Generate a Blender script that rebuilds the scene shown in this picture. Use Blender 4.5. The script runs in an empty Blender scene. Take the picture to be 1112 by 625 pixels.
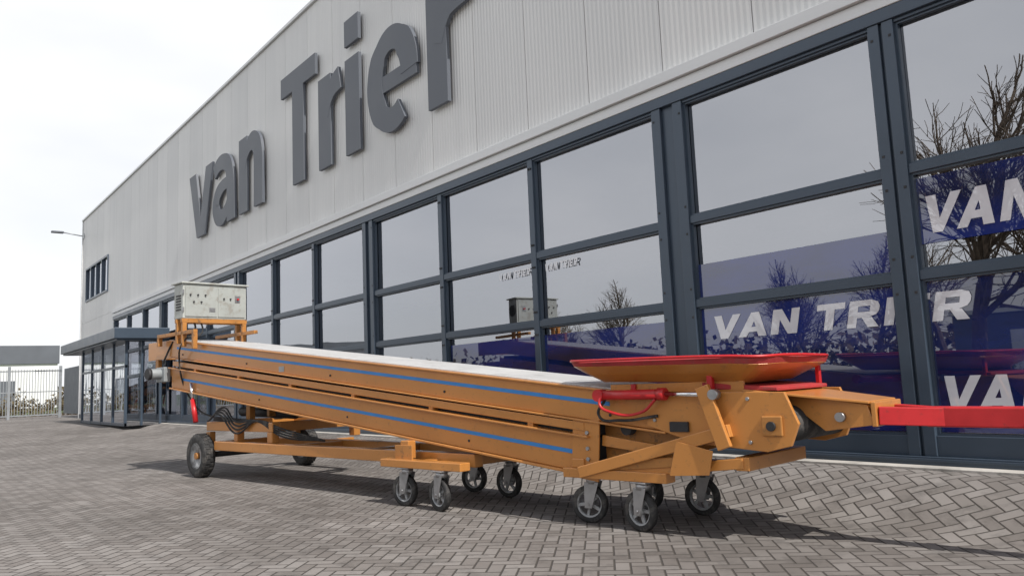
import bpy, math, random
from mathutils import Vector, Matrix
random.seed(7)
scene=bpy.context.scene
K=.75; CH=1.125; SITE=CH*(1-K)
# ------------------------------------------------------------------ materials
def newmat(name):
    m=bpy.data.materials.new(name); m.use_nodes=True
    return m,m.node_tree,m.node_tree.nodes['Principled BSDF']
def link(nt,a,b): nt.links.new(a,b)
def ramp(nt,fac,stops):
    r=nt.nodes.new('ShaderNodeValToRGB')
    while len(r.color_ramp.elements)<len(stops): r.color_ramp.elements.new(.5)
    for e,(p,c) in zip(r.color_ramp.elements,stops):
        e.position=p; e.color=(*c,1)
    link(nt,fac,r.inputs[0]); return r.outputs[0]
def noise(nt,scale,detail=3,coord=None,rough=.6,stretch=None):
    n=nt.nodes.new('ShaderNodeTexNoise'); n.inputs['Scale'].default_value=scale
    n.inputs['Detail'].default_value=min(detail,4); n.inputs['Roughness'].default_value=rough
    if coord is None:
        tc=nt.nodes.new('ShaderNodeTexCoord'); coord=tc.outputs['Object']
    if stretch:
        mp=nt.nodes.new('ShaderNodeMapping'); mp.inputs['Scale'].default_value=stretch
        link(nt,coord,mp.inputs[0]); coord=mp.outputs[0]
    link(nt,coord,n.inputs['Vector']); return n.outputs['Fac']
def simple(name,col,rough=.5,metal=0,var=.15,scale=6,bump=0,stretch=None,dirt=None,coat=0):
    m,nt,b=newmat(name)
    f=noise(nt,scale,3,stretch=stretch)
    c0=tuple(x*(1-var) for x in col); c1=tuple(min(1,x*(1+var)) for x in col)
    c=ramp(nt,f,[(.3,c0),(.7,c1)])
    if dirt:
        f2=noise(nt,dirt[1],4,rough=.75)
        mk=ramp(nt,f2,[(dirt[2],(0,0,0)),(dirt[2]+.12,(dirt[3],)*3)])
        mx=nt.nodes.new('ShaderNodeMix'); mx.data_type='RGBA'
        link(nt,mk,mx.inputs[0]); link(nt,c,mx.inputs[6]); mx.inputs[7].default_value=(*dirt[0],1)
        c=mx.outputs[2]
    link(nt,c,b.inputs['Base Color'])
    rr=nt.nodes.new('ShaderNodeMapRange'); rr.inputs[3].default_value=max(0,rough-.1); rr.inputs[4].default_value=min(1,rough+.12)
    link(nt,f,rr.inputs[0]); link(nt,rr.outputs[0],b.inputs['Roughness'])
    b.inputs['Metallic'].default_value=metal
    b.inputs['Coat Weight'].default_value=coat; b.inputs['Coat Roughness'].default_value=.2
    if bump:
        bp=nt.nodes.new('ShaderNodeBump'); bp.inputs['Strength'].default_value=bump; bp.inputs['Distance'].default_value=.01
        link(nt,noise(nt,scale*8,2),bp.inputs['Height']); link(nt,bp.outputs[0],b.inputs['Normal'])
    return m
ORANGE=simple('orange_paint',(.53,.225,.055),.32,.12,.07,1.6,.02,dirt=((.26,.13,.055),22,.58,.55),coat=.35)
ORANGE2=simple('orange_paint_worn',(.43,.19,.05),.42,.1,.12,5,.06,dirt=((.10,.07,.045),14,.54,.7))
RED=simple('red_paint',(.48,.018,.022),.35,0,.12,5,.03,dirt=((.12,.03,.025),16,.6,.6))
REDRUB=simple('red_rubber',(.36,.030,.035),.7,0,.2,5,.1,dirt=((.2,.06,.05),10,.5,.5))
BLUE=simple('blue_stripe',(.035,.22,.56),.4,0,.1,5)
STEEL=simple('steel',(.38,.38,.39),.4,.8,.15,10)
CHROME=simple('chrome',(.8,.8,.82),.12,1,.02,10)
RUBBER=simple('black_rubber',(.022,.022,.023),.75,0,.3,14,.2,dirt=((.12,.11,.10),7,.5,.5))
BELT=simple('conveyor_belt',(.50,.50,.50),.45,0,.08,2,.05,dirt=((.30,.29,.28),5,.55,.6))
DARK=simple('dark_metal',(.035,.035,.038),.6,.3,.3,8)
HUB=simple('cast_hub',(.34,.35,.36),.5,.3,.15,12,.1,dirt=((.10,.09,.08),15,.5,.6))
MOTOR=simple('motor_paint',(.24,.26,.27),.5,0,.1,9)
BOXM=simple('cabinet_paint',(.43,.45,.43),.5,.1,.06,4,.02,dirt=((.26,.24,.21),7,.52,.6))
BOXD=simple('cabinet_door_paint',(.36,.38,.365),.45,.1,.06,4,.02,dirt=((.24,.22,.19),7,.52,.6))
FRAME=simple('window_frame_paint',(.055,.077,.108),.32,.2,.08,1.5)
TRIM=simple('trim_aluminium',(.62,.63,.64),.4,.2,.05,1.2,stretch=(.3,1,4))
LETTER=simple('sign_letter_paint',(.095,.107,.130),.5,0,.06,.8)
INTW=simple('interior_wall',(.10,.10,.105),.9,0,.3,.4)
CONC=simple('concrete_strip',(.42,.40,.37),.9,0,.15,2,.3,dirt=((.2,.19,.17),3,.5,.5))
ASPH=simple('asphalt',(.055,.055,.057),.9,0,.2,3,.3)
GRASS=simple('grass',(.07,.10,.035),.95,0,.35,.6)
GALV=simple('galvanised',(.30,.32,.34),.45,.4,.1,2)
WHITEW=simple('white_cladding',(.7,.71,.72),.6,0,.05,.3)
DKCLAD=simple('dark_cladding',(.10,.11,.13),.6,0,.1,.3)
BARK=simple('bark',(.13,.10,.075),.95,0,.3,4)
FOL=simple('shrub_foliage',(.12,.095,.05),.95,0,.5,2)
LEAF=simple('shrub_foliage_green',(.06,.085,.03),.95,0,.4,2)
PAPER=simple('scrap_paper',(.35,.5,.55),.7,0,.2,8)
WHITEP=simple('road_paint',(.75,.75,.73),.7,0,.1,3)
def foil(name,c0,c1,sc):
    m=bpy.data.materials.new(name); m.use_nodes=True; nt=m.node_tree; nt.nodes.clear()
    o=nt.nodes.new('ShaderNodeOutputMaterial'); mx=nt.nodes.new('ShaderNodeMixShader'); mx.inputs[0].default_value=.17
    d=nt.nodes.new('ShaderNodeBsdfDiffuse'); g=nt.nodes.new('ShaderNodeBsdfGlossy'); g.inputs['Roughness'].default_value=.01
    link(nt,ramp(nt,noise(nt,sc,4,stretch=(.5,1,1.6)),[(.35,c0),(.62,c1)]),d.inputs[0])
    link(nt,d.outputs[0],mx.inputs[1]); link(nt,g.outputs[0],mx.inputs[2]); link(nt,mx.outputs[0],o.inputs[0]); return m
BANBLUE=foil('window_film_blue',(.010,.015,.05),(.014,.030,.19),.8)
BANWHITE=foil('window_film_white',(.62,.62,.67),(.78,.78,.82),1)
def panelmat():
    m,nt,b=newmat('facade_panel')
    tc=nt.nodes.new('ShaderNodeTexCoord'); sx=nt.nodes.new('ShaderNodeSeparateXYZ'); link(nt,tc.outputs['Object'],sx.inputs[0])
    def M(op,a,bb=None):
        n=nt.nodes.new('ShaderNodeMath'); n.operation=op
        for i,v in enumerate((a,bb)):
            if v is None: continue
            if isinstance(v,(int,float)): n.inputs[i].default_value=v
            else: link(nt,v,n.inputs[i])
        return n.outputs[0]
    pid=M('FLOOR',M('DIVIDE',M('ADD',sx.outputs[0],7.39),1.6))
    wn=nt.nodes.new('ShaderNodeTexWhiteNoise'); wn.noise_dimensions='1D'; link(nt,pid,wn.inputs['W'])
    st=noise(nt,1,3,tc.outputs['Object'],stretch=(3.0,1,.12))
    big=noise(nt,.25,2,tc.outputs['Object'])
    v=M('ADD',M('MULTIPLY',wn.outputs['Value'],.25),M('ADD',M('MULTIPLY',st,.45),M('MULTIPLY',big,.5)))
    c=ramp(nt,v,[(.3,(.56,.565,.57)),(.9,(.71,.71,.705))])
    link(nt,c,b.inputs['Base Color']); b.inputs['Roughness'].default_value=.45; b.inputs['Metallic'].default_value=.05
    w=M('SINE',M('MULTIPLY',sx.outputs[0],2*math.pi/.1))
    bp=nt.nodes.new('ShaderNodeBump'); bp.inputs['Strength'].default_value=.5; bp.inputs['Distance'].default_value=.004
    link(nt,w,bp.inputs['Height']); link(nt,bp.outputs[0],b.inputs['Normal'])
    return m
PANEL=panelmat()
def glassmat():
    m=bpy.data.materials.new('window_glass'); m.use_nodes=True; nt=m.node_tree; nt.nodes.clear()
    o=nt.nodes.new('ShaderNodeOutputMaterial'); mx=nt.nodes.new('ShaderNodeMixShader')
    tr=nt.nodes.new('ShaderNodeBsdfTransparent'); tr.inputs[0].default_value=(.62,.68,.74,1)
    gl=nt.nodes.new('ShaderNodeBsdfGlossy'); gl.inputs['Roughness'].default_value=.004; gl.inputs['Color'].default_value=(.92,.94,1,1)
    fr=nt.nodes.new('ShaderNodeFresnel'); fr.inputs[0].default_value=1.75
    mr=nt.nodes.new('ShaderNodeMapRange'); mr.inputs[3].default_value=.33; mr.inputs[4].default_value=1.15
    link(nt,fr.outputs[0],mr.inputs[0]); link(nt,mr.outputs[0],mx.inputs[0])
    link(nt,tr.outputs[0],mx.inputs[1]); link(nt,gl.outputs[0],mx.inputs[2]); link(nt,mx.outputs[0],o.inputs[0])
    bp=nt.nodes.new('ShaderNodeBump'); bp.inputs['Strength'].default_value=.06; bp.inputs['Distance'].default_value=.02
    link(nt,noise(nt,.9,1),bp.inputs['Height']); link(nt,bp.outputs[0],gl.inputs['Normal'])
    return m
GLASS=glassmat()
def pavemat():
    m,nt,b=newmat('herringbone_paving')
    tc=nt.nodes.new('ShaderNodeTexCoord'); mp=nt.nodes.new('ShaderNodeMapping')
    mp.inputs['Rotation'].default_value=(0,0,math.radians(45)); mp.inputs['Scale'].default_value=(10.5,10.5,10.5)
    link(nt,tc.outputs['Object'],mp.inputs[0])
    sx=nt.nodes.new('ShaderNodeSeparateXYZ'); link(nt,mp.outputs[0],sx.inputs[0])
    def M(op,a,bb=None,c=None):
        n=nt.nodes.new('ShaderNodeMath'); n.operation=op
        for i,v in enumerate((a,bb,c)):
            if v is None: continue
            if isinstance(v,(int,float)): n.inputs[i].default_value=v
            else: link(nt,v,n.inputs[i])
        return n.outputs[0]
    x,y=sx.outputs[0],sx.outputs[1]
    i=M('FLOOR',x); j=M('FLOOR',y); fx=M('FRACT',x); fy=M('FRACT',y)
    mm=M('FLOOR',M('ADD',M('MULTIPLY',M('FRACT',M('DIVIDE',M('ADD',M('SUBTRACT',i,j),.01),4)),4),.3))
    ms=[M('COMPARE',mm,k,.5) for k in range(4)]
    L=M('ADD',fx,ms[1]); R=M('ADD',M('SUBTRACT',1,fx),ms[0]); B=M('ADD',fy,ms[2]); T=M('ADD',M('SUBTRACT',1,fy),ms[3])
    d=M('MINIMUM',M('MINIMUM',L,R),M('MINIMUM',B,T))
    cb=nt.nodes.new('ShaderNodeCombineXYZ'); link(nt,M('SUBTRACT',i,ms[1]),cb.inputs[0]); link(nt,M('SUBTRACT',j,ms[2]),cb.inputs[1])
    wn=nt.nodes.new('ShaderNodeTexWhiteNoise'); wn.noise_dimensions='3D'; link(nt,cb.outputs[0],wn.inputs['Vector'])
    base=ramp(nt,wn.outputs['Value'],[(0,(.172,.155,.144)),(.5,(.218,.200,.188)),(1,(.262,.244,.232))])
    big=noise(nt,.35,4,tc.outputs['Object'],rough=.7)
    st=ramp(nt,big,[(.35,(.62,.61,.60)),(.62,(1.0,1.0,1.0))])
    spots=noise(nt,3.5,4,tc.outputs['Object'],rough=.8)
    sp=ramp(nt,spots,[(.32,(.66,.66,.66)),(.5,(1,1,1))])
    def mul(a,c):
        q=nt.nodes.new('ShaderNodeMix'); q.data_type='RGBA'; q.blend_type='MULTIPLY'; q.inputs[0].default_value=1
        link(nt,a,q.inputs[6]); link(nt,c,q.inputs[7]); return q.outputs[2]
    c=mul(mul(base,st),sp)
    mr=nt.nodes.new('ShaderNodeMapRange'); mr.interpolation_type='SMOOTHSTEP'; mr.inputs[1].default_value=.03; mr.inputs[2].default_value=.095
    link(nt,d,mr.inputs[0])
    mx=nt.nodes.new('ShaderNodeMix'); mx.data_type='RGBA'; link(nt,mr.outputs[0],mx.inputs[0])
    mx.inputs[6].default_value=(.055,.048,.042,1); link(nt,c,mx.inputs[7])
    link(nt,mx.outputs[2],b.inputs['Base Color']); b.inputs['Roughness'].default_value=.85
    h=M('ADD',M('ADD',mr.outputs[0],M('MULTIPLY',spots,.25)),M('MULTIPLY',wn.outputs['Value'],.35))
    bp=nt.nodes.new('ShaderNodeBump'); bp.inputs['Strength'].default_value=.8; bp.inputs['Distance'].default_value=.008
    link(nt,h,bp.inputs['Height']); link(nt,bp.outputs[0],b.inputs['Normal'])
    return m
PAVE=pavemat()
# ------------------------------------------------------------------ helpers
def empty(name,loc=(0,0,0),rz=0):
    e=bpy.data.objects.new(name,None); scene.collection.objects.link(e); e.location=loc; e.rotation_euler=(0,0,rz); e.empty_display_size=.3
    return e
def site(name,loc=(0,0,0)):
    e=empty(name,(loc[0]*K,loc[1]*K,CH+(loc[2]-CH)*K)); e.scale=(K,K,K); return e
def mesh(name,verts,faces,mat,parent=None,bevel=0,smooth=False):
    me=bpy.data.meshes.new(name); me.from_pydata([tuple(v) for v in verts],[],faces); me.update()
    me.materials.append(mat)
    o=bpy.data.objects.new(name,me); scene.collection.objects.link(o)
    if parent: o.parent=parent
    if smooth:
        for p in me.polygons: p.use_smooth=True
    if bevel:
        bv=o.modifiers.new('bevel','BEVEL'); bv.width=bevel; bv.segments=2; bv.limit_method='ANGLE'
    return o
BF=[(0,3,2,1),(4,5,6,7),(0,1,5,4),(1,2,6,5),(2,3,7,6),(3,0,4,7)]
def bverts(x0,x1,y0,y1,z0,z1):
    return [(x0,y0,z0),(x1,y0,z0),(x1,y1,z0),(x0,y1,z0),(x0,y0,z1),(x1,y0,z1),(x1,y1,z1),(x0,y1,z1)]
def boxes(name,lst,mat,parent=None,bevel=0):
    v=[];f=[]
    for b in lst:
        n=len(v); v+=bverts(*b); f+=[tuple(n+k for k in q) for q in BF]
    return mesh(name,v,f,mat,parent,bevel)
def box(name,x0,x1,y0,y1,z0,z1,mat,parent=None,bevel=0): return boxes(name,[(x0,x1,y0,y1,z0,z1)],mat,parent,bevel)
def slope(name,s0,s1,t0,t1,fb,ft,mat,parent,bevel=.004):
    v=[(s0,t0,fb(s0)),(s1,t0,fb(s1)),(s1,t1,fb(s1)),(s0,t1,fb(s0)),(s0,t0,ft(s0)),(s1,t0,ft(s1)),(s1,t1,ft(s1)),(s0,t1,ft(s0))]
    return mesh(name,v,BF,mat,parent,bevel)
def basis(p,q):
    p=Vector(p);q=Vector(q);d=(q-p).normalized()
    up=Vector((0,0,1)) if abs(d.z)<.95 else Vector((0,1,0))
    a=d.cross(up).normalized(); b=a.cross(d).normalized()
    return p,q,d,a,b
def bar(name,p,q,w,h,mat,parent,bevel=.005):
    p,q,d,a,b=basis(p,q); v=[]
    for c in (p,q):
        for sa,sb in ((-1,-1),(1,-1),(1,1),(-1,1)): v.append(c+a*sa*w/2+b*sb*h/2)
    return mesh(name,v,[(0,3,2,1),(4,5,6,7),(0,1,5,4),(1,2,6,5),(2,3,7,6),(3,0,4,7)],mat,parent,bevel)
def tube(name,p,q,r,mat,parent,n=20,r2=None,bevel=0):
    p,q,d,a,b=basis(p,q); r2=r if r2 is None else r2; v=[];f=[]
    for c,rr in ((p,r),(q,r2)):
        for i in range(n):
            t=2*math.pi*i/n; v.append(c+(a*math.cos(t)+b*math.sin(t))*rr)
    for i in range(n): f.append((i,(i+1)%n,n+(i+1)%n,n+i))
    f.append(tuple(range(n-1,-1,-1))); f.append(tuple(range(n,2*n)))
    o=mesh(name,v,f,mat,parent,bevel)
    for pl in o.data.polygons:
        if len(pl.vertices)==4: pl.use_smooth=True
    return o
def lathe(name,prof,center,mat,parent,n=32):
    v=[];f=[];m=len(prof)
    for i in range(n):
        t=2*math.pi*i/n
        for r,y in prof: v.append((center[0]+r*math.cos(t),center[1]+y,center[2]+r*math.sin(t)))
    for i in range(n):
        for k in range(m-1):
            a=i*m+k;b=((i+1)%n)*m+k; f.append((a,a+1,b+1,b))
    return mesh(name,v,f,mat,parent,0,True)
def hose(name,pts,r,mat,parent):
    c=bpy.data.curves.new(name,'CURVE'); c.dimensions='3D'; c.bevel_depth=r; c.bevel_resolution=3
    sp=c.splines.new('BEZIER'); sp.bezier_points.add(len(pts)-1)
    for bp_,p in zip(sp.bezier_points,pts):
        bp_.co=p; bp_.handle_left_type='AUTO'; bp_.handle_right_type='AUTO'
    c.materials.append(mat); o=bpy.data.objects.new(name,c); scene.collection.objects.link(o); o.parent=parent; return o
def plate(name,pts,t0,t1,mat,parent,bevel=.004):
    n=len(pts); v=[(s,t0,z) for s,z in pts]+[(s,t1,z) for s,z in pts]
    f=[tuple(range(n)),tuple(range(2*n-1,n-1,-1))]+[(i,n+i,n+(i+1)%n,(i+1)%n) for i in range(n)]
    return mesh(name,v,f,mat,parent,bevel)
# flat block lettering "VAN TRIER" cut from film
def blocktext(name,x0,x1,z0,z1,y,mat,parent):
    S=.26
    R=[[(0,0),(S,0),(S,1),(0,1)],[(S,.78),(.60,.78),(.60,1),(S,1)],[(S,.36),(.60,.36),(.60,.57),(S,.57)],[(.60,.36),(.80,.46),(.86,.60),(.60,.60)],
       [(.60,.60),(.86,.60),(.86,.76),(.60,.76)],[(.60,.76),(.86,.76),(.80,.91),(.60,1)],[(.40,.36),(.68,.36),(.90,0),(.60,0)]]
    G={'V':(1.0,[[(0,1),(.29,1),(.62,0),(.36,0)],[(.71,1),(1.0,1),(.64,0),(.38,0)]]),
       'A':(1.0,[[(0,0),(.29,0),(.62,1),(.36,1)],[(.71,0),(1.0,0),(.64,1),(.38,1)],[(.28,.20),(.74,.20),(.68,.40),(.33,.40)]]),
       'N':(.88,[[(0,0),(S,0),(S,1),(0,1)],[(.62,0),(.88,0),(.88,1),(.62,1)],[(0.04,1),(.30,1),(.84,0),(.58,0)]]),
       'T':(.84,[[(0,.77),(.84,.77),(.84,1),(0,1)],[(.29,0),(.55,0),(.55,.77),(.29,.77)]]),
       'R':(.90,R),'I':(.26,[[(0,0),(S,0),(S,1),(0,1)]]),
       'E':(.72,[[(0,0),(S,0),(S,1),(0,1)],[(S,.78),(.72,.78),(.72,1),(S,1)],[(S,.39),(.66,.39),(.66,.60),(S,.60)],[(S,0),(.72,0),(.72,.22),(S,.22)]])}
    x=0; Q=[]
    for ch in 'VAN TRIER':
        if ch==' ': x+=.42; continue
        w,qs=G[ch]
        for k,q in enumerate(qs): Q.append(([(x+a,b) for a,b in q],k))
        x+=w+(.02 if ch=='V' else .13)
    W=x-.13; v=[];f=[]; h=z1-z0
    for q,k in Q:
        n=len(v)
        for a,b in q: v.append((x0+a/W*(x1-x0)+.22*h*(b-.5),y-.0015*k,z0+b*h))
        f.append(tuple(range(n,n+4)))
    return mesh(name,v,f,mat,parent)
# ------------------------------------------------------------------ ground (one sheet, apron ramp up to the doors)
def sm(x,a,b):
    t=max(0,min(1,(x-a)/(b-a))); return t*t*(3-2*t)
def gz(x,y):
    v=max(sm(y,5.2,6.45),1-sm(x,-34,-14))
    return SITE*v*sm(y,-17,-11)
def rng(a,b,n): return [a+(b-a)*i/n for i in range(n+1)]
def sheet(name,xs,ys,dz,mat):
    v=[(x,y,gz(x,y)+dz) for y in ys for x in xs]; nx=len(xs)
    f=[(j*nx+i,j*nx+i+1,(j+1)*nx+i+1,(j+1)*nx+i) for j in range(len(ys)-1) for i in range(nx-1)]
    return mesh(name,v,f,mat,None,0,True)
XS=[-1500,-600,-200,-100]+rng(-70,-36,6)+rng(-34,-14,24)+rng(-12,40,10)+[200,600,1500]
YS=[-1500,-600,-200,-60]+rng(-18,-10,8)+rng(-8,4,4)+rng(5,6.5,16)+[7,10,30,100,600,1500]
sheet('ground',XS,YS,0,GRASS)
sheet('paved_yard',[x for x in XS if -62<=x<=40],[y for y in YS if -18<=y<=30],.004,PAVE)
mesh('road',[(-400,-30,.004),(400,-30,.004),(400,-22,.004),(-400,-22,.004)],[(0,1,2,3)],ASPH)
boxes('road_marking',[(x,x+3,-26.06,-25.94,.005,.010) for x in range(-120,120,9)],WHITEP)
box('road_kerb',-62,40,-18.15,-18.0,-.05,.12,CONC)
# ------------------------------------------------------------------ building
B=site('commercial_building')
ROOF=12.06; X0=-53.3; X1=18.0
box('concrete_apron_strip',-44,17,8.62,8.93,-.05,.03,CONC,B)
pan=[]
x=-7.39-1.6*29
while x<X1-.01:
    a=max(x,X0); b=min(x+1.6,X1)
    if b>a+.05:
        pan.append((a+.007,b-.007,9.0,9.08,5.60,ROOF-.1))
        if b<-44.0: pan.append((a+.007,b-.007,9.0,9.08,.25,5.594))
    x+=1.6
def cutbox(lst,x0,x1,z0,z1):
    out=[]
    for (a,b,y0,y1,c,d) in lst:
        if b<=x0 or a>=x1 or d<=z0 or c>=z1: out.append((a,b,y0,y1,c,d)); continue
        if a<x0: out.append((a,x0,y0,y1,c,d))
        if b>x1: out.append((x1,b,y0,y1,c,d))
        m0,m1=max(a,x0),min(b,x1)
        if c<z0: out.append((m0,m1,y0,y1,c,z0))
        if d>z1: out.append((m0,m1,y0,y1,z1,d))
    return out
pan=cutbox(pan,-51.9,-45.9,6.8,8.8); pan=cutbox(pan,-52.0,-46.2,1.4,3.6)
boxes('facade_panels',pan,PANEL,B,.006)
boxes('wall_backing',[(X0+.02,X1,9.09,9.3,5.45,ROOF-.15),(X0+.02,-44.3,9.09,9.3,0,5.44)],DKCLAD,B)
boxes('side_walls',[(X0,X0+.3,9.31,34,0,ROOF-.1),(X1-.3,X1,9.31,34,0,ROOF-.1),(X0,X1,34,34.3,0,ROOF-.1)],PANEL,B)
box('roof',X0,X1,9.09,34,ROOF-.4,ROOF-.12,DKCLAD,B)
box('parapet_cap',X0-.06,X1,8.93,9.35,ROOF-.098,ROOF,TRIM,B,.01)
box('plinth',X0,-44.1,8.97,9.08,0,.245,DKCLAD,B)
boxes('corner_trim',[(X0-.05,X0+.10,8.955,9.305,0,ROOF-.1)],TRIM,B)
boxes('lintel_trim',[(-44.2,X1,8.90,9.0,5.26,5.42),(-44.2,X1,8.84,9.0,5.425,5.595)],TRIM,B,.008)
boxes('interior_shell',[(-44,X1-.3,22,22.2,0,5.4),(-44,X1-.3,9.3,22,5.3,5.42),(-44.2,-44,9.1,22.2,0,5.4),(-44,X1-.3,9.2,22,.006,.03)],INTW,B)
posts=[(-44.25,-44.05),(-41.32,-41.18),(-38.32,-38.18),(-35.4,-35.05),(-32.2,-32.06),(-29.1,-28.96),(-26.1,-25.6),(-22.87,-22.73),(-19.94,-19.8),
       (-16.97,-16.46),(-13.61,-13.47),(-10.62,-10.48),(-7.62,-7.04),(-4.23,-3.93),(-.9,-.76),(2.3,2.44),(5.5,6.0),(9.0,9.14),(12.2,12.34),(15.4,15.54),(17.8,18.0)]
pl=[]
for a,b in posts:
    if b-a>.4:
        pl+=[(a,a+.17,8.93,9.16,.12,5.1),(a+.17,b-.17,8.985,9.16,.12,5.1),(b-.17,b,8.93,9.16,.12,5.1)]
    elif b-a>.25:
        pl+=[(a,a+.13,8.93,9.16,.12,5.1),(a+.13,b-.13,8.975,9.16,.12,5.1),(b-.13,b,8.93,9.16,.12,5.1)]
    else: pl.append((a,b,8.945,9.16,.12,5.1))
boxes('window_posts',pl,FRAME,B,.006)
tr=[]; gv=[];gf=[]; gask=[]
rows=[(.34,2.05),(2.16,3.265),(3.375,5.06)]
scr=[]
for (a0,b0),(a1,b1) in zip(posts[:-1],posts[1:]):
    xa,xb=b0,a1
    for z0,z1 in ((.121,.34),(2.05,2.16),(3.265,3.375),(5.06,5.099)):
        tr.append((xa+.001,xb-.001,8.955,9.15,z0,z1))
    for zz in (.6,1.9,2.3,3.1,3.5,4.9):
        scr.append((xa-.06,xa-.03,8.925,8.946,zz,zz+.03)); scr.append((xb+.03,xb+.06,8.925,8.946,zz,zz+.03))
    for z0,z1 in rows:
        n=len(gv); e1,e2=random.uniform(-.006,.006),random.uniform(-.005,.005)
        gv+=[(xa,9.06+e1,z0),(xb,9.06-e1,z0),(xb,9.06-e1+e2,z1),(xa,9.06+e1+e2,z1)]; gf.append((n,n+1,n+2,n+3))
        for q in ((xa,xa+.03,z0,z1),(xb-.03,xb,z0,z1),(xa+.031,xb-.031,z0,z0+.025),(xa+.031,xb-.031,z1-.025,z1)):
            gask.append((q[0],q[1],8.985,9.05,q[2],q[3]))
boxes('window_transoms',tr,FRAME,B,.005)
boxes('window_sashes',gask,FRAME,B)
boxes('frame_screws',scr,DARK,B)
mesh('window_glazing',gv,gf,GLASS,B)
boxes('window_head_frame',[(-44.25,X1,8.91,9.15,5.101,5.258)],FRAME,B,.006)
boxes('window_sill',[(-44.25,X1,8.88,9.15,.0,.119),(-44.25,X1,8.86,8.879,.07,.10)],FRAME,B,.004)
def win(name,xa,xb,z0,z1,nx):
    fr=[(xa,xb,8.94,9.085,z0,z0+.1),(xa,xb,8.94,9.085,z1-.1,z1)]
    w=(xb-xa-.1)/nx
    for i in range(nx+1): fr.append((xa+i*w,xa+i*w+.1,8.942,9.083,z0+.101,z1-.101))
    boxes(name+'_frame',fr,FRAME,B)
    mesh(name+'_glass',[(xa,9.05,z0),(xb,9.05,z0),(xb,9.05,z1),(xa,9.05,z1)],[(0,1,2,3)],GLASS,B)
win('upper_window',-51.9,-45.9,6.8,8.8,4); win('lower_window',-52.0,-46.2,1.4,3.6,4)
boxes('entrance_canopy',[(-45.5,-33.5,6.9,8.84,3.35,3.42),(-45.6,-33.4,6.8,8.84,3.421,3.85)],FRAME,B,.02)
ep=[]
for xx in (-42.8,-40.6,-38.4,-36.2,-34.0): ep.append((xx,xx+.1,7.3,7.4,0,3.349))
for yy in (7.9,8.6): ep.append((-33.998,-33.9,yy,yy+.08,0,3.349))
ep+=[(-42.7,-33.9,7.31,7.39,2.3,2.4),(-42.7,-33.9,7.31,7.39,.0,.12)]
boxes('entrance_porch_frame',ep,FRAME,B)
mesh('entrance_porch_glass',[(-42.7,7.35,0),(-33.95,7.35,0),(-33.95,7.35,3.35),(-42.7,7.35,3.35)],[(0,1,2,3)],GLASS,B)
mesh('entrance_porch_side_glass',[(-33.95,7.35,0),(-33.95,8.85,0),(-33.95,8.85,3.35),(-33.95,7.35,3.35)],[(0,1,2,3)],GLASS,B)
WL=site('wall_lamp',(-53.0,8.95,11.0))
tube('arm',(0,0,0),(0,-1.1,.15),.035,GALV,WL); box('wall_plate',-.1,.1,-.03,.04,-.15,.15,GALV,WL)
mesh('lamp_head',bverts(-.14,.14,-1.7,-1.05,.08,.2),BF,DKCLAD,WL,.03)
# ---- sign letters built as shaped strokes
SG=site('company_sign')
ZB=6.95; lv=[];lf=[]; depth=[0]
YF=8.86
def prism(pts):
    depth[0]=(depth[0]+1)%3
    y0=YF-.004*depth[0]; y1=8.94
    n=len(pts); o=len(lv)
    for p in pts: lv.append((p[0],y0,p[1]))
    for p in pts: lv.append((p[0],y1,p[1]))
    lf.append(tuple(range(o,o+n)))
    lf.append(tuple(range(o+2*n-1,o+n-1,-1)))
    for i in range(n): lf.append((o+i,o+n+i,o+n+(i+1)%n,o+(i+1)%n))
def poly(x0,pts): prism([(x0+a,ZB+b) for a,b in pts])
def stroke(x0,cs,hw,sub=6):
    P=[Vector(c) for c in cs]; P=[2*P[0]-P[1]]+P+[2*P[-1]-P[-2]]; H=[hw[0]]+list(hw)+[hw[-1]]
    pts=[];hs=[]
    for i in range(1,len(P)-2):
        for k in range(sub):
            t=k/sub; a,b,c,d=P[i-1:i+3]
            pts.append(.5*((2*b)+(c-a)*t+(2*a-5*b+4*c-d)*t*t+(3*b-a-3*c+d)*t**3)); hs.append(H[i]*(1-t)+H[i+1]*t)
    pts.append(P[-2]); hs.append(H[-2])
    depth[0]=(depth[0]+1)%3; y0=YF-.004*depth[0]; y1=8.94
    o=len(lv)
    for i,(p,h) in enumerate(zip(pts,hs)):
        a=pts[max(0,i-1)];b=pts[min(len(pts)-1,i+1)]; d=(b-a).normalized(); nn=Vector((-d.y,d.x))
        for q,y in ((p+nn*h,y0),(p-nn*h,y0),(p-nn*h,y1),(p+nn*h,y1)): lv.append((x0+q.x,y,ZB+q.y))
    m=len(pts)
    for i in range(m-1):
        u=o+4*i;w_=o+4*(i+1)
        for k in range(4): lf.append((u+k,u+(k+1)%4,w_+(k+1)%4,w_+k))
    lf.append((o,o+3,o+2,o+1)); lf.append((o+4*m-4,o+4*m-3,o+4*m-2,o+4*m-1))
poly(-30.9,[(0,2.5),(.80,2.5),(1.40,.72),(2.0,2.5),(2.78,2.5),(1.84,0),(.94,0)])
stroke(-28.15,[(.22,2.0),(.7,2.2),(1.2,2.2),(1.65,2.0),(1.88,1.5),(1.92,.8),(1.95,0)],[.26,.27,.28,.32,.36,.37,.38])
stroke(-28.15,[(1.8,1.38),(1.15,1.36),(.6,1.15),(.37,.74),(.6,.36),(1.05,.27),(1.5,.45),(1.8,.8)],[.2,.22,.3,.36,.33,.28,.24,.2])
def n_(x0,wd=2.1):
    poly(x0,[(0,0),(.74,0),(.74,2.5),(0,2.5)])
    stroke(x0,[(.45,1.45),(.62,1.85),(.92,2.12),(1.25,2.2),(1.58,2.02),(1.72,1.6),(wd-.37,.8),(wd-.37,0)],[.14,.2,.26,.31,.35,.37,.37,.37])
n_(-25.4)
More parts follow.
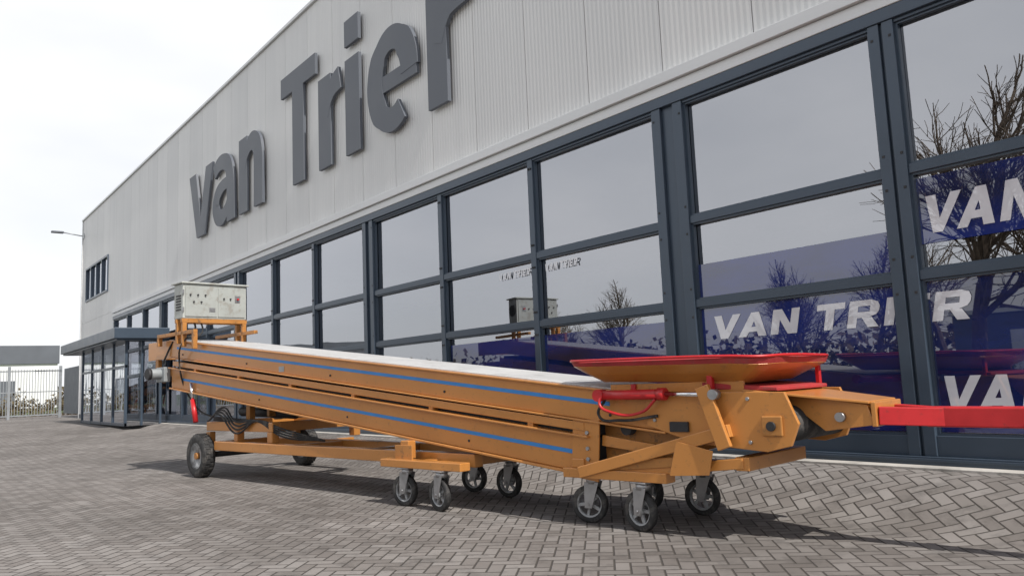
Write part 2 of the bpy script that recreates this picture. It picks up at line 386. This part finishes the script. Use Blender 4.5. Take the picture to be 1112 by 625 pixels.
poly(-21.8,[(0,2.80),(.83,2.80),(.83,0),(1.60,0),(1.60,2.80),(2.42,2.80),(2.42,3.40),(0,3.40)])
def r_(x0,w=1.45):
    poly(x0,[(0,0),(.75,0),(.75,2.5),(0,2.5)])
    stroke(x0,[(.45,1.35),(.62,1.8),(.9,2.08),(w,2.2)],[.14,.22,.28,.32])
r_(-19.2,1.3)
poly(-17.6,[(0,0),(.76,0),(.76,2.5),(0,2.5)]); poly(-17.6,[(0,2.86),(.76,2.86),(.76,3.55),(0,3.55)])
E=[(1.20+.80*math.cos(math.radians(a)),1.26+.98*math.sin(math.radians(a))) for a in range(-2,318,16)]
stroke(-16.45,E,[.36 if (abs(math.cos(math.radians(a)))>.6) else .29 for a in range(-2,318,16)],3)
poly(-16.45,[(.6,1.02),(2.30,1.02),(2.30,1.42),(.6,1.42)])
r_(-13.7,1.55)
mesh('letters',lv,lf,LETTER,SG)
# ---- window film graphics
def banner(xa,xb,z0,z1,y,texts):
    e=site('window_banner')
    mesh('film',[(xa,y,z0),(xb,y,z0),(xb,y,z1),(xa,y,z1)],[(0,1,2,3)],BANBLUE,e)
    for i,(a,b,c,d) in enumerate(texts): blocktext('lettering',a,b,c,d,y-.004,BANWHITE,e)
banner(-7.03,-.95,.375,2.02,9.035,[(-6.83,-3.45,1.58,1.90),(-3.86,-.98,.58,.98)])
banner(-3.92,2.25,2.45,3.20,9.035,[(-3.86,-.95,2.56,2.98)])
banner(-13.4,-7.65,.375,1.90,9.035,[])
banner(-7.03,-4.24,2.19,2.66,9.035,[])
boxes_e=site('window_lettering'); blocktext('lettering',-10.35,-9.5,3.02,3.15,9.03,BANWHITE,boxes_e); blocktext('lettering',-11.7,-10.75,3.02,3.15,9.03,BANWHITE,boxes_e)
# ------------------------------------------------------------------ conveyor
C=empty('belt_conveyor',(-11.19,3.38,.004),math.atan2(.131,.991))
zu=lambda s:1.80-.1135*(s+.72)
zl=lambda s:1.34-.1096*(s+.56)
def off(f,d): return lambda s:f(s)+d
slope('upper_side_board_near',-1.0,7.5,0,.04,off(zu,-.148),off(zu,.085),ORANGE,C)
slope('upper_top_flange_near',-1.0,7.5,-.035,.04,off(zu,.087),off(zu,.103),ORANGE,C)
slope('upper_bottom_flange_near',-1.0,7.5,-.035,.04,off(zu,-.165),off(zu,-.150),ORANGE,C)
slope('upper_side_board_far',-1.0,7.5,.86,.90,off(zu,-.148),off(zu,.10),ORANGE,C)
slope('upper_belt',-1.0,7.3,.045,.855,off(zu,.085),off(zu,.112),BELT,C)
slope('upper_pan',-.9,7.4,.045,.855,off(zu,-.12),off(zu,.05),DARK,C)
tube('upper_tail_roller',(-1.02,.05,zu(-1)-.01),(-1.02,.85,zu(-1)-.01),.11,BELT,C)
slope('upper_blue_stripe',-.8,7.0,-.004,-.001,off(zu,-.022),off(zu,.010),BLUE,C,0)
slope('lower_side_board_near',-1.0,6.8,.01,.05,off(zl,-.15),off(zl,.125),ORANGE,C)
slope('lower_bottom_flange_near',-1.0,6.8,-.03,.05,off(zl,-.172),off(zl,-.152),ORANGE,C)
slope('lower_mid_flange_near',-1.0,6.8,-.05,.05,off(zl,.127),off(zl,.143),ORANGE,C)
slope('lower_rail_near',-.9,6.75,-.02,.03,off(zl,.172),off(zl,.240),ORANGE,C)
slope('lower_recess',-.9,6.75,.05,.84,off(zl,.13),off(zl,.24),DARK,C)
slope('lower_side_board_far',-1.0,6.8,.84,.88,off(zl,-.15),off(zl,.2),ORANGE,C)
slope('lower_pan',-.9,6.7,.06,.83,off(zl,-.13),off(zl,.10),DARK,C)
slope('lower_blue_stripe',-.65,6.78,.005,.0085,off(zl,-.02),off(zl,.012),BLUE,C,0)
for i,s in enumerate([x*1.9-.6 for x in range(5)]):
    tube('bolt',(s,-.008,zu(s)-.09),(s,0,zu(s)-.09),.012,DARK,C,8)
    tube('bolt',(s+.3,.004,zl(s+.3)-.08),(s+.3,.01,zl(s+.3)-.08),.012,DARK,C,8)
for s in [x*1.27-.3 for x in range(6)]: box('rail_bracket',s+.1,s+.16,-.015,.05,zl(s+.16)+.142,zl(s)+.18,ORANGE2,C)
box('type_plate',2.1,2.22,-.004,-.0005,zu(2.2)-.125,zu(2.2)-.06,STEEL,C)
boxes('rear_head_plates',[(-1.85,-1.01,0,.03,1.66,1.93),(-1.85,-1.01,.86,.89,1.66,1.93),(-1.85,-1.80,.031,.859,1.68,1.92)],ORANGE,C,.005)
boxes('rear_under_frame',[(-1.75,-1.01,.02,.08,1.42,1.52),(-1.75,-1.01,.78,.84,1.42,1.52),(-1.75,-1.68,.081,.779,1.42,1.52),(-1.6,-1.5,.01,.07,1.521,1.659)],ORANGE2,C,.005)
tube('rear_roller',(-1.5,.04,1.78),(-1.5,.85,1.78),.10,BELT,C)
tube('gear_motor',(-1.2,-.22,1.44),(-1.2,.0,1.44),.078,MOTOR,C,20,bevel=.01)
tube('gear_motor_cowl',(-1.2,-.27,1.44),(-1.2,-.221,1.44),.084,DARK,C,20)
box('gearbox',-1.36,-1.06,-.08,.02,1.32,1.54,MOTOR,C,.015)
cs=-.38
box('control_cabinet',cs-.30,cs,-.10,.86,2.20,2.70,BOXM,C,.012)
box('cabinet_lid',cs-.34,cs+.03,-.13,.89,2.701,2.725,BOXM,C,.006)
boxes('cabinet_doors',[(cs+.001,cs+.014,-.07,.40,2.23,2.67),(cs+.001,cs+.014,.415,.83,2.23,2.67)],BOXD,C,.004)
for i,(tt,zz) in enumerate([(.0,2.54),(.11,2.54),(.22,2.54),(.05,2.44),(.16,2.44),(.5,2.5),(.6,2.5)]):
    tube('dial',(cs+.014,tt,zz),(cs+.034,tt,zz),.012,DARK,C,12)
box('main_switch_plate',cs+.0145,cs+.02,.67,.75,2.45,2.55,STEEL,C); tube('main_switch',(cs+.02,.71,2.5),(cs+.05,.71,2.5),.014,RED,C,16)
box('cabinet_label',cs+.0145,cs+.017,.28,.37,2.30,2.36,STEEL,C)
boxes('cabinet_hinges',[(cs-.01,cs+.02,-.105,-.09,2.3,2.36),(cs-.01,cs+.02,-.105,-.09,2.55,2.61)],STEEL,C)
boxes('cabinet_side_vent',[(cs-.22,cs-.06,-.108,-.101,2.32+i*.04,2.34+i*.04) for i in range(6)],DARK,C)
tube('cabinet_fan_guard',(cs-.15,.861,2.47),(cs-.15,.875,2.47),.11,DARK,C,24)
boxes('cabinet_stand',[(cs-.25,cs-.19,-.11,.87,2.14,2.199),(cs-.06,cs,-.11,.87,2.14,2.199),(cs-.06,cs,-.10,-.04,1.80,2.139),(cs-.06,cs,.80,.86,1.80,2.139),(cs-.25,cs-.19,-.10,-.04,1.85,2.139),(cs-.25,cs-.19,.80,.86,1.85,2.139),
  (cs-.9,cs+.35,-.10,-.04,1.97,2.02),(cs-.9,cs+.35,.80,.86,1.97,2.02),(cs+.29,cs+.35,-.10,-.04,1.75,1.969),(cs-.9,cs-.84,-.10,-.04,1.85,1.969)],ORANGE2,C,.005)
hose('cabinet_cable',[(cs-.1,.1,2.2),(cs-.1,.12,2.05),(cs-.5,.02,1.95),(cs-.8,-.05,1.6)],.014,RUBBER,C)
hose('cabinet_cable',[(cs-.1,.2,2.2),(cs-.05,.2,2.0),(cs+.0,-.06,1.9),(cs-.2,-.06,1.6),(cs-.1,.1,1.0),(.2,.2,.75)],.012,RUBBER,C)
def wheel(t0,s0=0.0,r=.29,w=.17):
    hw=w/2
    lathe('tyre',[(r*.62,-hw*.9),(r*.8,-hw),(r*.93,-hw*.95),(r,-hw*.6),(r,hw*.6),(r*.93,hw*.95),(r*.8,hw),(r*.62,hw*.9)],(s0,t0,r),RUBBER,C)
    lathe('rim',[(0.0,-hw*.35),(r*.25,-hw*.35),(r*.3,-hw*.6),(r*.5,-hw*.5),(r*.63,-hw*.88),(r*.63,hw*.88),(r*.5,hw*.5),(0,hw*.5)],(s0,t0,r),HUB,C)
    tube('hub_cap',(s0,t0-hw*.9,r),(s0,t0-hw*.35,r),.045,ORANGE2,C,14)
    v=[];f=[]
    for i in range(28):
        a=2*math.pi*i/28
        for sg in (-1,1):
            c=Vector((s0+(r+.001)*math.cos(a+sg*.05),t0+sg*hw*.35,r+(r+.001)*math.sin(a+sg*.05)))
            er=Vector((math.cos(a),0,math.sin(a)));et=Vector((-math.sin(a),0,math.cos(a)));ey=Vector((0,1,0))
            n=len(v)
            for z_ in (-.006,.006):
                for x_,y_ in ((-.018,-.025),(.018,-.025),(.018,.025),(-.018,.025)): v.append(c+er*z_+et*x_+ey*y_)
            f+=[tuple(n+k for k in q) for q in BF]
    mesh('tyre_tread',v,f,RUBBER,C)
wheel(0.0); wheel(1.6)
tube('rear_axle',(0,.1,.29),(0,1.5,.29),.04,DARK,C)
boxes('rear_wheel_carrier',[(-.06,.06,.10,.18,.25,.60),(-.06,.06,1.42,1.50,.25,.60)],ORANGE2,C,.006)
boxes('chassis',[(-.05,1.75,.10,.20,.62,.74),(-.05,1.75,1.40,1.50,.62,.74),(-.05,.05,.201,1.399,.62,.74),(1.65,1.75,.201,1.399,.62,.74),
   (.75,.85,.10,.20,.49,.619),(1.62,1.74,.10,.20,.49,.619),(1.62,1.74,1.30,1.40,.49,.619),
   (.35,5.45,.02,.13,.37,.488),(.35,5.45,.74,.85,.37,.488),(.35,.45,.131,.739,.37,.488),(2.2,2.3,.131,.739,.38,.48),(3.7,3.8,.131,.739,.38,.48),(5.3,5.4,.131,.739,.38,.48),
   (1.66,1.74,.851,1.299,.38,.47)],ORANGE,C,.008)
boxes('rear_lift_posts',[(.85,.95,.22,.30,.741,1.12),(.85,.95,.62,.70,.741,1.12),(1.25,1.31,.30,.62,.80,1.0)],ORANGE2,C,.006)
bar('lift_arm',(.1,.15,.78),(1.5,.15,.72),.05,.06,DARK,C)
tube('rear_lift_cylinder',(-.12,-.02,.74),(-.22,-.02,1.05),.035,RED,C); tube('rear_lift_rod',(-.22,-.02,1.05),(-.28,-.02,1.28),.02,CHROME,C)
tube('rear_lift_cylinder',(-.05,1.3,.74),(-.15,1.1,1.05),.035,RED,C); tube('rear_lift_rod',(-.15,1.1,1.05),(-.2,1.0,1.28),.02,CHROME,C)
tube('drive_tube',(.3,.45,.86),(1.7,.45,.82),.06,DARK,C); box('hydraulic_pump',1.0,1.35,.5,.8,.76,.95,MOTOR,C,.02)
for q in range(4):
    hose('hydraulic_hose',[(.1,.05,.75),(.5,.02+.02*q,.84+.03*q),(.9,.05,.60+.05*q),(1.4,.08,.76),(1.9,.15,.66-.03*q),(2.6,.3,.52)],.012,RUBBER,C)
def caster(s,t,rz=0):
    e=empty('caster_wheel',(s,t,0),rz); e.parent=C
    r=.145; wx=-.035
    lathe('tyre',[(r*.72,-.026),(r*.9,-.028),(r,-.02),(r,.02),(r*.9,.028),(r*.72,.026)],(wx,0,r),RUBBER,e,28)
    lathe('wheel_disc',[(r*.73,-.02),(r*.66,-.022),(r*.62,-.008),(r*.62,.008),(r*.66,.022),(r*.73,.02)],(wx,0,r),HUB,e,28)
    for i in range(5):
        a=2*math.pi*i/5+.3+s
        bar('spoke',(wx+.02*math.cos(a),0,r+.02*math.sin(a)),(wx+r*.66*math.cos(a),0,r+r*.66*math.sin(a)),.02,.026,HUB,e,.003)
    tube('hub',(wx,-.035,r),(wx,.035,r),.032,HUB,e,16); tube('axle_bolt',(wx,-.055,r),(wx,.055,r),.012,STEEL,e,8)
    for sg in (-1,1):
        plate('fork_side',[(wx-.03,r-.03),(wx+.03,r-.03),(.06,.315),(-.06,.315)],sg*.044-.004,sg*.044+.004,STEEL,e,.002)
    tube('swivel',(0,0,.30),(0,0,.345),.055,STEEL,e,20); box('top_plate',-.07,.07,-.065,.065,.345,.357,STEEL,e,.003)
for s,t,a in ((4.68,-.13,.15),(5.22,-.17,-.1),(4.60,.84,.25),(5.2,.74,.1),(6.72,.10,.3),(7.26,.0,-.12),(6.75,.86,-.2),(7.3,.80,.1)): caster(s,t,a)
boxes('caster_frames',[(4.35,5.5,-.2,-.08,.358,.43),(4.35,5.5,.861,.95,.358,.43),(4.86,4.98,-.079,.019,.36,.43),(4.86,4.98,.131,.739,.36,.43),
   (4.57,4.69,-.12,-.03,.431,.60),(4.57,4.69,.87,.94,.431,.60),
   (6.55,7.5,-.06,.06,.358,.43),(6.55,7.5,.80,.92,.358,.43),(6.95,7.05,.061,.799,.36,.42),(6.62,6.74,-.03,.05,.431,.5)],ORANGE,C,.006)
box('caster_post_bracket',4.5,4.76,-.135,-.121,.38,.56,ORANGE2,C,.003)
bar('front_brace',(6.72,-.055,.40),(8.02,-.055,.735),.05,.085,ORANGE,C)
bar('front_brace',(6.72,.93,.40),(8.02,.93,.735),.05,.085,ORANGE,C)
bar('front_upright',(8.0,-.10,.62),(7.86,-.10,1.03),.035,.10,ORANGE,C)
bar('front_link',(7.0,-.02,.46),(7.78,-.02,.53),.05,.07,ORANGE2,C)
plate('front_gusset',[(7.55,.42),(7.86,.44),(7.9,.60),(7.62,.66)],-.09,-.082,ORANGE,C,.002)
plate('lower_end_bracket',[(6.6,.36),(6.86,.33),(6.9,.80),(6.64,.80)],-.014,.0,ORANGE,C,.002)
plate('inner_web',[(6.85,.42),(7.40,.50),(7.6,.60),(7.40,.80),(6.85,.80)],.12,.13,ORANGE2,C,.002)
plate('inner_web_link',[(6.88,.60),(7.35,.55),(7.36,.62),(6.89,.68)],.03,.05,ORANGE,C,.002)
tube('idler_roller',(7.1,.05,.73),(7.1,.84,.73),.05,DARK,C)
for zz in (.42,.5,.58,.7): tube('bracket_bolt',(6.78,-.03,zz),(6.78,-.01,zz),.016,STEEL,C,6)
for tt in (.0,.86):
    plate('head_side_plate',[(7.35,.76),(7.75,.64),(8.26,.60),(8.42,.64),(8.48,.78),(8.40,.98),(7.35,1.0)],tt-.03 if tt==0 else tt,tt if tt==0 else tt+.03,ORANGE,C,.004)
box('front_cross_member',8.02,8.12,-.02,.85,.47,.56,ORANGE,C,.006)
bar('front_lower_strut',(7.0,.0,.40),(8.08,.0,.52),.06,.07,ORANGE,C)
tube('head_roller',(8.32,.0,.77),(8.32,.86,.77),.12,RUBBER,C,28)
slope('head_belt',7.3,8.3,.03,.83,lambda s:.84-.02*(s-7.3),lambda s:.90-.02*(s-7.3),DARK,C)
box('head_bearing',8.24,8.38,-.05,-.031,.70,.83,ORANGE2,C,.01); tube('bearing_cap',(8.31,-.07,.765),(8.31,-.051,.765),.03,DARK,C,16)
for ss,zz in ((7.42,.95),(7.42,.80),(8.15,.94),(8.15,.66),(7.8,.68)): tube('plate_bolt',(ss,-.042,zz),(ss,-.03,zz),.013,STEEL,C,6)
box('side_latch',7.55,7.7,-.055,-.032,.72,.79,DARK,C,.005)
for a in (.20,.60):
    plate('draw_beam_side',[(8.2,.985),(8.82,.885),(8.86,.76),(8.55,.72),(8.40,.84),(8.2,.90)],a,a+.04,ORANGE,C,.004)
mesh('draw_beam_top',[(8.1,-.0,.985),(8.84,.18,.89),(8.84,.66,.89),(8.1,.86,.985),(8.1,-.0,1.002),(8.84,.18,.907),(8.84,.66,.907),(8.1,.86,1.002)],BF,ORANGE,C,.004)
box('draw_beam_end',8.845,8.875,.19,.65,.75,.90,ORANGE,C,.005)
tube('draw_pin',(8.66,.16,.81),(8.66,.20,.81),.03,STEEL,C,16)
for tt in (.24,.56): bar('tow_fork',(8.87,tt,.815),(9.25,.42,.795),.07,.11,RED,C)
bar('tow_bar',(9.1,.42,.80),(12.2,.42,.77),.12,.12,RED,C,.01)
box('tow_bar_flange',9.7,9.72,.34,.50,.72,.87,RED,C,.003)
tube('tow_eye',(12.3,.42,.73),(12.3,.42,.81),.09,STEEL,C,20)
for tt in (-.09,.97):
    tube('tilt_cylinder',(6.98,tt,.985),(7.52,tt,.985),.036,RED,C); tube('cylinder_gland',(7.5,tt,.985),(7.56,tt,.985),.044,RED,C)
    tube('tilt_rod',(7.56,tt,.985),(7.93,tt,.975),.018,CHROME,C,14); tube('rod_eye',(7.94,tt-.03,.975),(7.94,tt+.03,.975),.035,STEEL,C,16)
    tube('cylinder_pin',(6.98,tt-.04,.985),(6.98,tt+.05,.985),.045,RED,C,16)
hose('cylinder_hose',[(7.05,-.10,1.01),(7.0,-.13,.93),(7.1,-.12,.86),(7.35,-.09,.86),(7.48,-.10,.95)],.011,RED,C)
hose('cylinder_hose',[(7.0,-.06,.95),(6.95,-.08,.84),(7.15,-.08,.80),(7.45,-.04,.83)],.011,RUBBER,C)
# hopper
def rrect(cx,cy,hx,hy,r,z,tilt=0,n=6):
    pts=[]
    for qx,qy,a0 in ((1,1,0),(-1,1,90),(-1,-1,180),(1,-1,270)):
        for i in range(n+1):
            a=math.radians(a0+90*i/n); px=cx+qx*(hx-r)+r*math.cos(a); py=cy+qy*(hy-r)+r*math.sin(a)
            pts.append((px,py,z+tilt*(px-cx)+.006*math.sin(px*9+py*5)))
    return pts
r0=rrect(7.50,.43,.60,.40,.08,1.065,-.03); rm=rrect(7.50,.43,.72,.50,.16,1.13,-.03); r1=rrect(7.50,.43,.84,.58,.24,1.19,-.03); r2=rrect(7.50,.43,.855,.595,.25,1.225,-.025)
n=len(r0)
hf=[(i,(i+1)%n,n+(i+1)%n,n+i) for i in range(n)]
hf2=hf+[tuple(n+k for k in q) for q in hf]
ho=mesh('hopper_flare',r0+rm+r1,hf2,ORANGE,C); so=ho.modifiers.new('s','SOLIDIFY'); so.thickness=.012
hv=[(p[0],p[1],p[2]+.003) for p in r1]+r2; ho=mesh('hopper_rubber_lip',hv,hf,REDRUB,C); so=ho.modifiers.new('s','SOLIDIFY'); so.thickness=.014
mesh('hopper_floor',[(p[0],p[1],p[2]+.002) for p in r0],[tuple(range(n))],REDRUB,C)
hose('hopper_rope',[( p[0],p[1],p[2]+.012) for p in r2[::3]]+[(r2[0][0],r2[0][1],r2[0][2]+.012)],.010,RED,C)
boxes('hopper_posts',[(7.86,7.90,-.04,.0,1.0,1.19),(8.25,8.28,.82,.86,.98,1.17),(7.2,7.24,.0,.04,1.0,1.06)],RED,C,.004)
slope('hopper_side_support',7.0,8.1,.02,.05,lambda s:.96,lambda s:1.06,ORANGE,C)
mesh('red_apron',[(7.80,.0,1.01),(8.32,.05,.985),(8.32,.85,.985),(7.80,.88,1.01),(7.80,.0,1.055),(8.32,.05,1.01),(8.32,.85,1.01),(7.80,.88,1.055)],BF,REDRUB,C,.006)
# ------------------------------------------------------------------ fence
F=site('metal_fence')
bars=[];yy=-20
while yy<9.0: bars.append((-60.02,-59.98,yy,yy+.035,.25,3.2)); yy+=.16
boxes('bars',bars,GALV,F)
boxes('rails',[(-60.04,-59.96,-20,9,.18,.26),(-60.04,-59.96,-20,9,3.05,3.13),(-60.04,-59.96,-20,9,1.7,1.76)],GALV,F)
boxes('posts',[(-60.08,-59.92,y,y+.16,0,3.4) for y in (-18,-12,-6,0,3,6,8.9)],GALV,F)
F2=site('metal_fence')
bars=[];xx=-60
while xx<-53.4: bars.append((xx,xx+.035,9.2,9.24,.25,3.2)); xx+=.16
boxes('bars',bars,GALV,F2)
W=site('warehouse'); box('walls',-190,-150,-60,22,0,7.2,WHITEW,W); box('upper_band',-190.2,-149.7,-60.2,22.2,7.21,10.2,DKCLAD,W); box('roof_unit',-172,-160,-2,8,10.21,12.4,ORANGE2,W)
boxes('doors',[(-149.95,-149.8,y,y+4,0,4.5) for y in (-50,-40,-30,-20,-8,4,12)],DKCLAD,W)
W2=empty('warehouse'); box('walls',-40,60,-110,-85,0,6.5,DKCLAD,W2); box('parapet',-40.3,60.3,-110.3,-84.7,6.51,7.0,WHITEW,W2); boxes('doors',[(x,x+5,-84.95,-84.85,0,4.5) for x in range(-34,50,10)],WHITEW,W2)
# ------------------------------------------------------------------ vegetation
def leafmass(name,x0,x1,y0,y1,z0,z1,nf,size,mat):
    v=[];f=[]
    for _ in range(nf):
        x=random.uniform(x0,x1); y=random.uniform(y0,y1)
        h=(z1-z0)*(.55+.45*math.sin(x*1.7+y*2.3)*math.sin(x*.61-y*.9))*(.8+.2*random.random())
        z=z0+h*random.random()**.6
        c=Vector((x,y,z)); a=Vector([random.gauss(0,1) for _ in range(3)]).normalized()*size*random.uniform(.5,1.3)
        b=Vector([random.gauss(0,1) for _ in range(3)]).normalized()*size*random.uniform(.4,1)
        n=len(v); v+=[c-a,c+b,c+a,c-b]; f.append((n,n+1,n+2,n+3))
    return mesh(name,v,f,mat)
leafmass('hedge',-53,-50,-15,9,.2,2.0,9000,.10,FOL)
leafmass('hedge',-30,30,-20.5,-19.3,0,1.3,6000,.09,LEAF)
leafmass('tree_line',-260,200,-150,-135,0,13,9000,1.1,FOL)
leafmass('tree_line',-330,-300,-150,200,0,9,5000,1.1,FOL)
def treemesh(seed,H):
    rnd=random.Random(seed); v=[];f=[]
    def seg(p,q,r1,r2,k):
        p_,q_,d,a,b=basis(p,q); n=len(v)
        for c,r in ((p_,r1),(q_,r2)):
            for i in range(k):
                t=2*math.pi*i/k; v.append(c+(a*math.cos(t)+b*math.sin(t))*r)
        for i in range(k): f.append((n+i,n+(i+1)%k,n+k+(i+1)%k,n+k+i))
    def grow(p,d,L,r,lv):
        k=7 if lv==0 else (5 if lv<3 else 3)
        steps=3 if lv<4 else 2; q=p
        for s in range(steps):
            d=(d+Vector([rnd.gauss(0,.12) for _ in range(3)])+Vector((0,0,.05))).normalized()
            nq=q+d*L/steps; ra=r*(1-.3*s/steps); rb=r*(1-.3*(s+1)/steps); seg(q,nq,ra,rb,k); q=nq
            if lv<6 and (s>0 or lv>0):
                for _ in range(2 if lv<5 else 1):
                    ax=Vector([rnd.gauss(0,1) for _ in range(3)]); sd=(d+ax.normalized()*rnd.uniform(.6,.95)).normalized()
                    grow(q,sd,L*rnd.uniform(.55,.75),max(rb*.55,.012),lv+2 if lv<3 else lv+1)
        if lv<6: grow(q,d,L*.72,r*.7,lv+1)
    grow(Vector((0,0,0)),Vector((0,0,1)),H*.24,H*.019,0)
    me=bpy.data.meshes.new('bare_tree_mesh'); me.from_pydata([tuple(x) for x in v],[],f); me.materials.append(BARK); return me
T1=treemesh(3,15); T2=treemesh(11,13)
for i,(x,y,sc) in enumerate([(-12.5,-19.5,1.15),(-9.0,-20.5,1.2),(-16.0,-25,.75),(-27,-31.5,.85),(-23,-32,.8),(-31,-36,.8),(-50,-40,.9),(5,-32,1.0),(-75,-52,1.0)]):
    o=bpy.data.objects.new('bare_tree',T1 if i%2==0 else T2); scene.collection.objects.link(o); o.location=(x,y,0); o.scale=(sc,)*3; o.rotation_euler=(0,0,i*1.3)
v=[(0,0,.01),(.07,.0,.03),(.09,.04,.012),(.04,.06,.035),(-.02,.05,.01),(.03,.03,.05)]
o=mesh('scrap_paper',v,[(0,1,5),(1,2,5),(2,3,5),(3,4,5),(4,0,5)],PAPER); o.location=(-.95,4.35,.006)
# ------------------------------------------------------------------ light
el=math.radians(49); az=math.radians(-2)
sd=Vector((math.cos(az)*math.cos(el),math.sin(az)*math.cos(el),math.sin(el))).normalized()
sl=bpy.data.lights.new('sun','SUN'); sl.energy=5.0; sl.angle=math.radians(.5); sl.color=(1,.955,.89)
so=bpy.data.objects.new('sun',sl); scene.collection.objects.link(so); so.rotation_euler=(-sd).to_track_quat('-Z','Y').to_euler(); so.location=(20,10,30)
w=bpy.data.worlds.new('World'); scene.world=w; w.use_nodes=True; nt=w.node_tree
bg=nt.nodes['Background']; sky=nt.nodes.new('ShaderNodeTexSky'); sky.sky_type='NISHITA'; sky.sun_disc=False
sky.sun_elevation=el; sky.sun_rotation=math.pi/2-az; sky.dust_density=2.0; sky.air_density=1.0
tc=nt.nodes.new('ShaderNodeTexCoord'); mp=nt.nodes.new('ShaderNodeMapping'); mp.inputs['Scale'].default_value=(1,1,2.6); link(nt,tc.outputs['Generated'],mp.inputs[0])
nz=nt.nodes.new('ShaderNodeTexNoise'); nz.inputs['Scale'].default_value=1.6; nz.inputs['Detail'].default_value=4; nz.inputs['Roughness'].default_value=.55; link(nt,mp.outputs[0],nz.inputs['Vector'])
cf=ramp(nt,nz.outputs['Fac'],[(.35,(.80,)*3),(.60,(1,1,1))])
sx=nt.nodes.new('ShaderNodeSeparateXYZ'); link(nt,tc.outputs['Generated'],sx.inputs[0])
mr=nt.nodes.new('ShaderNodeMapRange'); mr.interpolation_type='SMOOTHSTEP'; mr.inputs[1].default_value=.55; mr.inputs[2].default_value=.82; mr.inputs[3].default_value=1; mr.inputs[4].default_value=.08
link(nt,sx.outputs[2],mr.inputs[0])
mm=nt.nodes.new('ShaderNodeMath'); mm.operation='MULTIPLY'; link(nt,cf,mm.inputs[0]); link(nt,mr.outputs[0],mm.inputs[1])
mx=nt.nodes.new('ShaderNodeMix'); mx.data_type='RGBA'; link(nt,mm.outputs[0],mx.inputs[0]); link(nt,sky.outputs[0],mx.inputs[6]); mx.inputs[7].default_value=(10.9,11.0,11.2,1)
link(nt,mx.outputs[2],bg.inputs[0]); bg.inputs[1].default_value=.1
# ------------------------------------------------------------------ camera
Xv=Vector((678,129.5,849)).normalized(); Zv=Vector((-303,7147.5,-849)).normalized(); Yv=Zv.cross(Xv).normalized(); Xv=Yv.cross(Zv)
R=Matrix((Xv,Yv,Zv))
cam=bpy.data.cameras.new('camera'); co=bpy.data.objects.new('camera',cam); scene.collection.objects.link(co)
co.matrix_world=Matrix.Translation((0,0,CH))@R.to_4x4()
cam.sensor_width=36; cam.lens=849/1112*36; cam.clip_end=4000; cam.clip_start=.05
scene.camera=co
scene.view_settings.view_transform='Standard'; scene.view_settings.look='None'; scene.view_settings.exposure=0
